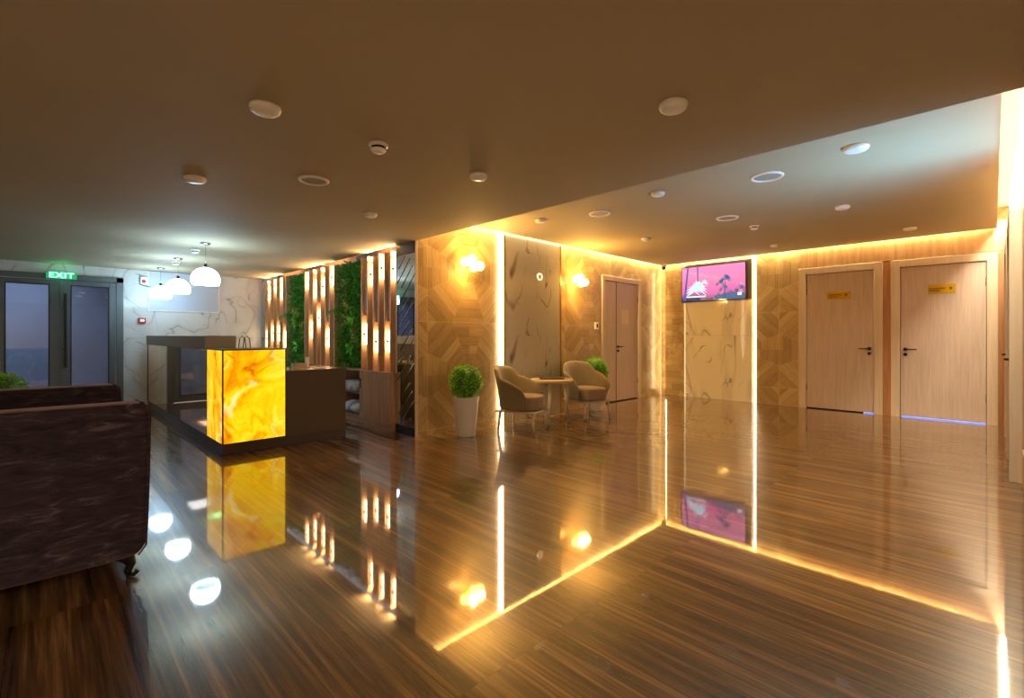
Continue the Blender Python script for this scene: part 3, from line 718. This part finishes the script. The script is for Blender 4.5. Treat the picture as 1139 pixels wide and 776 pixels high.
# ------------------------------------------------------------------ mirror pier beside the screens
struct('wall_pier', bx(XS+.012, XR, YA+.001, 5.245, 0, 2.19), M['wallw'])
t = thing('wall_mirror', 'tall narrow mirror with thin diagonal lines beside the slat screen', 'mirror', (XS, 5.03, 0.11))
obj('glass', bx(0, .011, -.205, .205, 0, 2.075), M['mirror'], t)
bm = bmesh.new()
for k in range(-3, 16):     # diagonal strips, clipped to the glass
    z0 = .0+k*.15; pts = []
    ya, yb = -.2, .2
    za, zb = z0+.34, z0-.06         # rises to the low-y side
    def at(y): return za+(zb-za)*(y-ya)/(yb-ya)
    a, b = ya+.03*((k*7) % 5), yb-.03*((k*5) % 4)
    if at(a) > 2.06: a = ya+(za-2.06)/(za-zb)*(yb-ya)
    if at(b) < .02: b = ya+(za-.02)/(za-zb)*(yb-ya)
    if b-a > .05: rod(bm, (-.001, a, at(a)), (-.001, b, at(b)), .0065, n=6)
obj('diagonal_line', bm, M['chrome'], t)
tag(obj('header_box', bx(XS-.01, XR, 4.845, 5.25, 2.19, ZL), M['plinth'], bevel=.003), 'dark box header at the ceiling above the diagonal mirror', 'header')
struct('baseboard_back', bx(XS-.02, XS+.012, 4.83, 5.245, 0, .105), M['black'])

# ------------------------------------------------------------------ towel cabinet
t = thing('towel_cabinet', 'low wooden cabinet with open towel shelves and one door, under the nearest slat screen', 'cabinet', (3.12, 5.27, 0)); D = .335; Wd = 1.33
bm = bmesh.new(); th = .02
box(bm, 0, D, 0, th, 0, ZC-.02); box(bm, 0, D, Wd-th, Wd, 0, ZC-.02); box(bm, D-.01, D, th, Wd-th, 0, ZC-.02)
box(bm, .02, D-.01, th, Wd-th, .0, .08); box(bm, .0, D-.01, th, Wd-th, .08, .10); box(bm, 0, D-.01, .82, .84, .10, ZC-.02)
obj('carcass', bm, M['walnut'], t, bevel=.002)
obj('shelf', bx(.0, D-.01, .84, Wd-th, .40, .42), M['walnut'], t, bevel=.002)
obj('top_board', bx(-.012, D, -.005, Wd+.005, ZC-.02, ZC), M['slat'], t, bevel=.002)
dr = obj('door', bx(-.018, -.001, .005, .818, .085, ZC-.024), M['walnut'], t, bevel=.002)
bm = bmesh.new(); box(bm, -.04, -.03, .765, .775, .50, .62); box(bm, -.032, -.018, .765, .775, .50, .51); box(bm, -.032, -.018, .765, .775, .61, .62); obj('handle', bm, M['dkmetal'], dr)
# towels
def towel_roll(x, y, z, r, L, tilt, label, fold=False):
    bm = bmesh.new(); n = 40
    prof = [(0, 0)]
    for i in range(11):
        u = i/10; rr = r*(1-.10*(2*u-1)**8*3) if 0 < i < 10 else r*.86
        prof.append((rr, u*L))
    prof.append((0, L))
    lathe(bm, prof, n)
    for v in bm.verts:
        a = math.atan2(v.co.y, v.co.x); v.co.xy *= 1+.05*math.sin(3*a+tilt*5)+.04*math.sin(v.co.z*35+tilt*9)+.02*math.sin(7*a)
    bmesh.ops.rotate(bm, verts=bm.verts, matrix=Matrix.Rotation(PI/2, 3, 'Y')); bmesh.ops.rotate(bm, verts=bm.verts, matrix=Matrix.Rotation(tilt, 3, 'Z'))
    mz = min(v.co.z for v in bm.verts); bmesh.ops.translate(bm, verts=bm.verts, vec=(0, 0, -mz))
    o = tag(obj('rolled_towel', bm, M['linen'], loc=(x, y, z)), label, 'towel', 'white towels in the cabinet')
    return o
for i, (yy, lab) in enumerate(((6.495, 'leftmost rolled white towel on the upper cabinet shelf'), (6.345, 'middle rolled white towel on the upper cabinet shelf'), (6.195, 'rightmost rolled white towel on the upper shelf, next to the cabinet door'))):
    towel_roll(3.085, yy, .4215, (.070, .069, .068)[i], .30, 0, lab)
def cushion(x, y, z, sx, sy, sz, rz, tilt, label):
    bm = bmesh.new(); bmesh.ops.create_cube(bm, size=1); bmesh.ops.subdivide_edges(bm, edges=bm.edges, cuts=7, use_grid_fill=True)
    for v in bm.verts:
        a, b = v.co.x*2, v.co.y*2; k = (1-a**4)*(1-b**4)
        v.co = Vector((v.co.x*sx, v.co.y*sy, v.co.z*sz*(.18+.82*k**.6)+.006*math.sin(a*7+b*4)))
    bmesh.ops.rotate(bm, verts=bm.verts, matrix=Matrix.Rotation(tilt, 3, 'X') @ Matrix.Rotation(rz, 3, 'Z'))
    mz = min(v.co.z for v in bm.verts); bmesh.ops.translate(bm, verts=bm.verts, vec=(0, 0, -mz))
    return tag(obj('folded_towel', bm, M['linen'], loc=(x, y, z), sub=1), label, 'towel', 'white towels in the cabinet')
cushion(3.235, 6.475, .1012, .30, .20, .17, .0, .0, 'plump folded white towel at the left of the lower cabinet shelf')
cushion(3.235, 6.255, .1012, .30, .20, .15, .0, .0, 'plump folded white towel on the lower shelf, beside the cabinet door')
# long low cabinet behind the desk
def backcab(y0, y1, label):
    t = thing('low_cabinet', label, 'cabinet', (3.12, y0, 0), 0, 'low back cabinets'); W = y1-y0
    obj('carcass', bx(0, .335, 0, W, 0, ZC-.02), M['walnut'], t, bevel=.002); obj('top_board', bx(-.012, .335, 0, W, ZC-.02, ZC), M['slat'], t, bevel=.002)
    for k in range(2):
        d_ = obj('door', bx(-.018, -.001, W*k/2+.004, W*(k+1)/2-.004, .08, ZC-.024), M['walnut'], t, bevel=.002)
        obj('handle', bx(-.03, -.018, W/2-.05 if k == 0 else W/2+.04, W/2-.04 if k == 0 else W/2+.05, .45, .57), M['dkmetal'], d_)
backcab(7.03, 8.16, 'low wooden cabinet under the middle slat screen, behind the desk')
backcab(9.0, 10.15, 'low wooden cabinet under the farthest slat screen, hidden behind the counter')

# ------------------------------------------------------------------ reception counter
t = thing('reception_counter', 'L-shaped dark bronze reception counter with a glowing yellow onyx end block', 'reception counter', (CF, CY, 0))
L = 10.06-CY; yb = .622
obj('plinth', bx(0, 1.285, 0, .66, 0, .105), M['plinth'], t, bevel=.003)
obj('plinth', bx(0, .30, .66, L, 0, .105), M['plinth'], t, bevel=.003)
o = obj('onyx_panel', bx(.006, .599, -.002, .010, .113, 1.05), M['onyx'], t); o['label'] = 'glowing yellow and amber onyx panel with pale veins'
o = obj('onyx_panel', bx(-.002, .010, .012, .615, .113, 1.05), M['onyx'], t); o['label'] = 'glowing onyx side panel with streaky amber veins'
bm = bmesh.new(); e = .008
for q in ((-.004, .008, -.004, .008), (.597, .609, -.004, .02), (-.004, .02, .612, .624)): box(bm, q[0], q[1], q[2], q[3], .105, 1.058)
box(bm, -.004, .609, -.004, .010, .105, .113); box(bm, -.004, .010, -.004, .624, .105, .113); box(bm, -.004, .609, -.004, .624, 1.05, 1.062)
obj('onyx_frame', bm, M['black'], t)
obj('onyx_core', bx(.02, .60, .02, .62, .105, 1.05), M['ctr'], t)
obj('low_front', bx(.609, 1.285, 0, .04, .105, .795), M['ctr'], t, bevel=.002)
obj('end_panel', bx(1.245, 1.285, .04, .66, .105, .795), M['ctr'], t, bevel=.002)
obj('desk_top', bx(.609, 1.285, 0, .66, .795, .815), M['deskt'], t, bevel=.002)
obj('desk_edge', bx(.609, 1.290, -.004, 0, .79, .817), M['ctr'], t)
obj('raised_band', bx(-.02, .285, yb, L, 1.052, CT), M['band'], t, bevel=.003)
obj('counter_body', bx(.012, .26, yb+.002, L-.01, .105, 1.052), M['ctr'], t)
n = 3
for k in range(n):
    a = yb+.012+(L-yb-.03)*k/n; b = yb+.012+(L-yb-.03)*(k+1)/n-.004
    obj('mirror_panel', bx(.0, .010, a, b, .11, 1.048), M['bronzeglass'], t)
obj('corner_post', bx(-.006, .012, L-.018, L, .105, 1.052), M['black'], t)
obj('work_surface', bx(.26, .85, .66, L-.02, .73, .76), M['deskt'], t, bevel=.002)
obj('work_leg', bx(.80, .84, L-.1, L-.03, 0, .73), M['ctr'], t)
# things on the desk
t = thing('wooden_tray', 'small pale wooden box tray on the desk behind the onyx block', 'tray', (2.235, 5.93, .8155))
bm = bmesh.new(); box(bm, -.075, .075, -.05, .05, 0, .008); box(bm, -.075, .075, -.05, -.042, .008, .05); box(bm, -.075, .075, .042, .05, .008, .05); box(bm, -.075, -.067, -.042, .042, .008, .05); box(bm, .067, .075, -.042, .042, .008, .05)
obj('tray_body', bm, M['frame'], t)
bm = bmesh.new(); box(bm, -.022, .022, -.004, .004, .0, .12)
t = thing('card_holder', 'small white upright card beside the wooden tray on the desk', 'card holder', (2.35, 5.96, .8155)); obj('card', bm, M['white'], t); obj('foot', bx(-.025, .025, -.02, .02, 0, .006), M['white'], t)
t = thing('paper_sheet', 'pale papers lying on the low desk top', 'paper', (2.42, 5.72, .8155)); obj('sheet', bx(-.10, .10, -.14, .14, 0, .002), M['paper'], t)
bm = bmesh.new()
t = thing('wire_rack', 'thin dark looped wire rack showing above the back of the raised counter', 'wire rack', (1.70, 6.38, .7605))
for k in (0, .05):
    path(bm, [(k, 0, 0), (k, 0, .30), (k+.01, .0, .40), (k+.04, 0, .44), (k+.07, 0, .40), (k+.08, 0, .30), (k+.08, 0, 0)], .006, 6)
obj('wire_loops', bm, M['dkmetal'], t); obj('rack_base', bx(-.02, .15, -.04, .04, 0, .008), M['dkmetal'], t)

# ------------------------------------------------------------------ topiary planters
def make_planter(x, y, label):
    t = thing('topiary_planter', label, 'potted topiary', (x, y, 0), 0, 'ball topiaries in white pots')
    bm = bmesh.new(); lathe(bm, [(0, 0), (.105, 0), (.112, .01), (.155, .455), (.160, .46), (.160, .47), (.148, .47), (.143, .43), (0, .43)], 48); obj('pot', bm, M['pot'], t)
    bm = bmesh.new(); lathe(bm, [(0, .440), (.143, .435)], 32); obj('soil', bm, M['soil'], t)
    bm = bmesh.new(); rod(bm, (0, 0, .43), (0, 0, .55), .018); obj('stem', bm, M['soil'], t)
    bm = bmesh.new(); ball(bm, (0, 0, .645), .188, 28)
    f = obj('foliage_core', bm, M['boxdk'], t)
    bm = bmesh.new()
    for i in range(4200):
        d = rv(); 
        if d.length < .1 or d.length > 1: continue
        d.normalize(); p = Vector((0, 0, .645))+d*random.uniform(.178, .207)
        leaf(bm, p, d+rv(.8), rv(), random.uniform(.014, .024), random.uniform(.0045, .008), 0)
    obj('foliage', bm, M['box'], t, normals=False)
    return t
pl = make_planter(3.64, 4.46, 'ball topiary in a tapered white pot, against the wall below the first sconce')
q = copy_tree(pl); q.location = (6.34, 4.50, 0); q.rotation_euler.z = 2; q['label'] = 'ball topiary in a white pot behind the right armchair near the double door'
q = copy_tree(pl); q.location = (-.27, 6.57, 0); q.rotation_euler.z = 4; q['label'] = 'ball topiary peeking up behind the dark sofa at the left edge'

# ------------------------------------------------------------------ tub armchairs
def make_chair(label):
    t = thing('tub_armchair', label, 'armchair', (0, 0, 0), 0, 'beige tub armchairs')
    # local axes: the chair faces -y
    def plan(th, r, yy):          # th = 0 at the back centre, +-1 at the front ends
        a = th*2.25
        x = math.sin(a)*r; y = math.cos(a)*r
        if abs(a) > PI/2: x = math.copysign(r, a)*(1-.05*(abs(a)-PI/2)); y = -(abs(a)-PI/2)*r*1.02
        return x, y+yy
    def hgt(th):
        u = abs(th)
        if u < .34: return .80-.035*(u/.34)**2
        if u < .52: k = (u-.34)/.18; k = k*k*(3-2*k); return .765-.115*k
        return .65-.155*((u-.52)/.48)**1.5 - (.05*max(0, (u-.93)/.07))
    bm = bmesh.new(); N = 48; H = 8; outer = []; inner = []
    for i in range(N+1):
        th = -1+2*i/N; top = hgt(th); co = []; ci = []
        for j in range(H+1):
            v = j/H; z = .265+(top-.265)*v
            lean = (.07*v*v+.02*v)*(1-.35*abs(th))
            x, y = plan(th, .262+lean, .03); nx, ny = plan(th, .262+lean-.055-.0*v, .03)
            co.append(bm.verts.new((x, y, z))); ci.append(bm.verts.new((nx, ny, z)))
        x, y = plan(th, .262+.09*(1-.35*abs(th))-.027, .03)
        outer.append(co); inner.append(ci+[bm.verts.new((x, y, top+.018))])
    for i in range(N):
        for j in range(H):
            bm.faces.new([outer[i][j], outer[i+1][j], outer[i+1][j+1], outer[i][j+1]]); bm.faces.new([inner[i][j], inner[i][j+1], inner[i+1][j+1], inner[i+1][j]])
        bm.faces.new([outer[i][H], outer[i+1][H], inner[i+1][H+1], inner[i][H+1]]); bm.faces.new([inner[i][H], inner[i][H+1], inner[i+1][H+1], inner[i+1][H]])
        bm.faces.new([outer[i][0], inner[i][0], inner[i+1][0], outer[i+1][0]])
    for e in (0, N):
        for j in range(H): bm.faces.new([outer[e][j], outer[e][j+1], inner[e][j+1], inner[e][j]])
        bm.faces.new([outer[e][H], inner[e][H+1], inner[e][H]])
    obj('backrest', bm, M['beige'], t, sub=1)
    # seam piping between back and arms
    for s in (-1, 1):
        bm = bmesh.new(); pts = []
        for j in range(9):
            v = j/8; th = s*(.42+.0*v); z = .265+(hgt(th)-.265)*v+.004; lean = (.07*v*v+.02*v)*(1-.35*abs(th)); x, y = plan(th, .262+lean+.002, .03); pts.append((x, y, z))
        path(bm, pts, .004, 6); obj('piping', bm, M['beige2'], t)
    # seat cushion
    bm = bmesh.new(); n = 40; prof = []
    out = []
    for i in range(n):
        a = 2*PI*i/n; c, s = math.cos(a), math.sin(a)
        x = math.copysign(abs(c)**(.55 if s < 0 else .9), c)*.215; y = math.copysign(abs(s)**(.55 if s < 0 else .9), s)*.245-.03; out.append((x, y))
    rings = []
    for k, z in ((.90, .262), (.985, .272), (1, .30), (1, .40), (.985, .428), (.93, .443), (.6, .450)):
        rings.append([bm.verts.new((x*k, (y+.03)*k-.03, z)) for x, y in out])
    for A_, B_ in zip(rings, rings[1:]):
        for i in range(n): bm.faces.new([A_[i], A_[(i+1) % n], B_[(i+1) % n], B_[i]])
    bm.faces.new(rings[0][::-1]); bm.faces.new(rings[-1])
    obj('seat_cushion', bm, M['beige2'], t, sub=1)
    # metal frame under the seat
    bm = bmesh.new(); box(bm, -.255, .255, -.275, .255, .240, .263); obj('seat_frame', bm, M['legm'], t, bevel=.008)
    for sx in (-1, 1):
        for y, yo in ((-.235, -.022), (.205, .02)):
            bm = bmesh.new(); rod(bm, (sx*.205, y, .250), (sx*.228, y+yo, 0), .021, .012, 14); obj('leg', bm, M['legm'], t)
    return t
c1 = make_chair('left beige tub armchair facing right, between the first topiary and the round table')
def face(o, x, y, fx, fy): o.location = (x, y, 0); o.rotation_euler.z = math.atan2(fx, -fy)
face(c1, 4.41, 4.27, .34, -.94)
c2 = copy_tree(c1); c2['label'] = 'right beige tub armchair facing the camera, in front of the second topiary'; face(c2, 5.76, 4.24, -.29, -.957)
# round side table
t = thing('side_table', 'round beige side table with splayed legs between the two armchairs', 'side table', (5.06, 4.33, 0))
bm = bmesh.new(); lathe(bm, [(0, .552), (.27, .552), (.295, .560), (.302, .576), (.297, .592), (.285, .60), (0, .60)], 56); obj('table_top', bm, M['tabletop'], t)
for a in (-.45, 1.65, 3.75):
    bm = bmesh.new(); rod(bm, (.18*math.cos(a), .18*math.sin(a), .566), (.29*math.cos(a), .29*math.sin(a), 0), .024, .014, 14); obj('leg', bm, M['legm'], t)
bm = bmesh.new(); box(bm, -.17, .17, -.11, .11, 0, .016)
o = tag(obj('menu_folder', bm, plain('dark_leather', (38, 24, 20), .5), loc=(5.08, 4.34, .6003), bevel=.004), 'dark flat folder lying on the round side table', 'folder'); o.rotation_euler.z = -.75

# ------------------------------------------------------------------ sofa at the left edge
def rbox(name, x0, x1, y0, y1, z0, z1, r, parent, m, puff=0):
    bm = bmesh.new(); bmesh.ops.create_cube(bm, size=1)
    for v in bm.verts: v.co = Vector(((x0+x1)/2+v.co.x*(x1-x0), (y0+y1)/2+v.co.y*(y1-y0), (z0+z1)/2+v.co.z*(z1-z0)))
    bmesh.ops.bevel(bm, geom=list(bm.edges), offset=r, segments=5, profile=.5, affect='EDGES')
    o = obj(name, bm, m, parent)
    for p in o.data.polygons: p.use_smooth = True
    w = o.modifiers.new('wn', 'WEIGHTED_NORMAL'); w.keep_sharp = False
    return o
t = thing('velvet_sofa', 'dark brown velvet sofa with tall square arms at the left edge', 'sofa', (-.04, 3.64, 0))
def arm(y0, y1):
    # side profile tapering towards the foot at the front end
    prof = [(-.46, .125), (.26, .115), (.385, .125), (.415, .165), (.422, .34), (.428, .60), (.432, .80), (.425, .85), (.39, .868), (-.30, .872), (-.46, .872)]
    bm = bmesh.new(); A_ = [bm.verts.new((x, y0, z)) for x, z in prof]; B_ = [bm.verts.new((x, y1, z)) for x, z in prof]
    bm.faces.new(A_); bm.faces.new(B_[::-1])
    for i in range(len(prof)): j = (i+1) % len(prof); bm.faces.new([A_[i], A_[j], B_[j], B_[i]])
    o = obj('armrest', bm, M['velvet'], t, bevel=.022)
    # piping along the front edges
    for y in (y0+.004, y1-.004):
        bm = bmesh.new(); path(bm, [(x+.0, y, z+.0) for x, z in prof[2:9]], .005, 6); obj('piping', bm, M['velvet'], o)
arm(-.69, -.52); arm(.52, .69)
rbox('backrest', -.66, -.42, -.69, .69, .12, .872, .05, t, M['velvet'])
rbox('seat_base', -.43, .40, -.518, .518, .12, .30, .02, t, M['velvet'])
rbox('seat_cushion', -.42, .415, -.516, -.002, .30, .45, .04, t, M['velvet']); rbox('seat_cushion', -.42, .415, .002, .516, .30, .45, .04, t, M['velvet'])
for x in (-.56, .345):
    for y in (-.625, .625):
        bm = bmesh.new(); path(bm, [(x-.03, y, .14), (x+.005, y, .105), (x+.018, y, .07), (x+.005, y, .035), (x+.012, y, .014)], [.040, .032, .022, .017, .014], 14)
        path(bm, [(x+.0, y, .012), (x+.03, y, .0135), (x+.045, y, .022), (x+.035, y, .034)], [.012, .012, .010, .007], 10)
        obj('leg', bm, M['black'], t)

# ------------------------------------------------------------------ world, camera, colour
w = bpy.data.worlds.new('world'); sc.world = w; w.use_nodes = True
bg = w.node_tree.nodes['Background']; bg.inputs[0].default_value = (.34, .37, .44, 1); bg.inputs[1].default_value = .6
cam = bpy.data.cameras.new('camera'); co = bpy.data.objects.new('camera', cam); COL.objects.link(co); sc.camera = co
cam.sensor_width = 36; cam.sensor_fit = 'HORIZONTAL'; cam.lens = 530.5/1139*36; cam.shift_y = -14.8/1139; cam.clip_start = .02
a = math.radians(45.26)
co.location = (0, 0, 1.2); co.rotation_euler = (PI/2, 0, a-PI/2)
sc.view_settings.view_transform = 'Standard'; sc.view_settings.look = 'None'; sc.view_settings.gamma = 1; sc.view_settings.use_curve_mapping = False
sc.view_settings.exposure = 1.2
sc.cycles.max_bounces = 10; sc.cycles.diffuse_bounces = 5; sc.cycles.glossy_bounces = 6; sc.cycles.transparent_max_bounces = 12
sc.cycles.sample_clamp_indirect = 6; sc.cycles.use_denoising = True; sc.cycles.caustics_refractive = False
sc.cycles.blur_glossy = .5
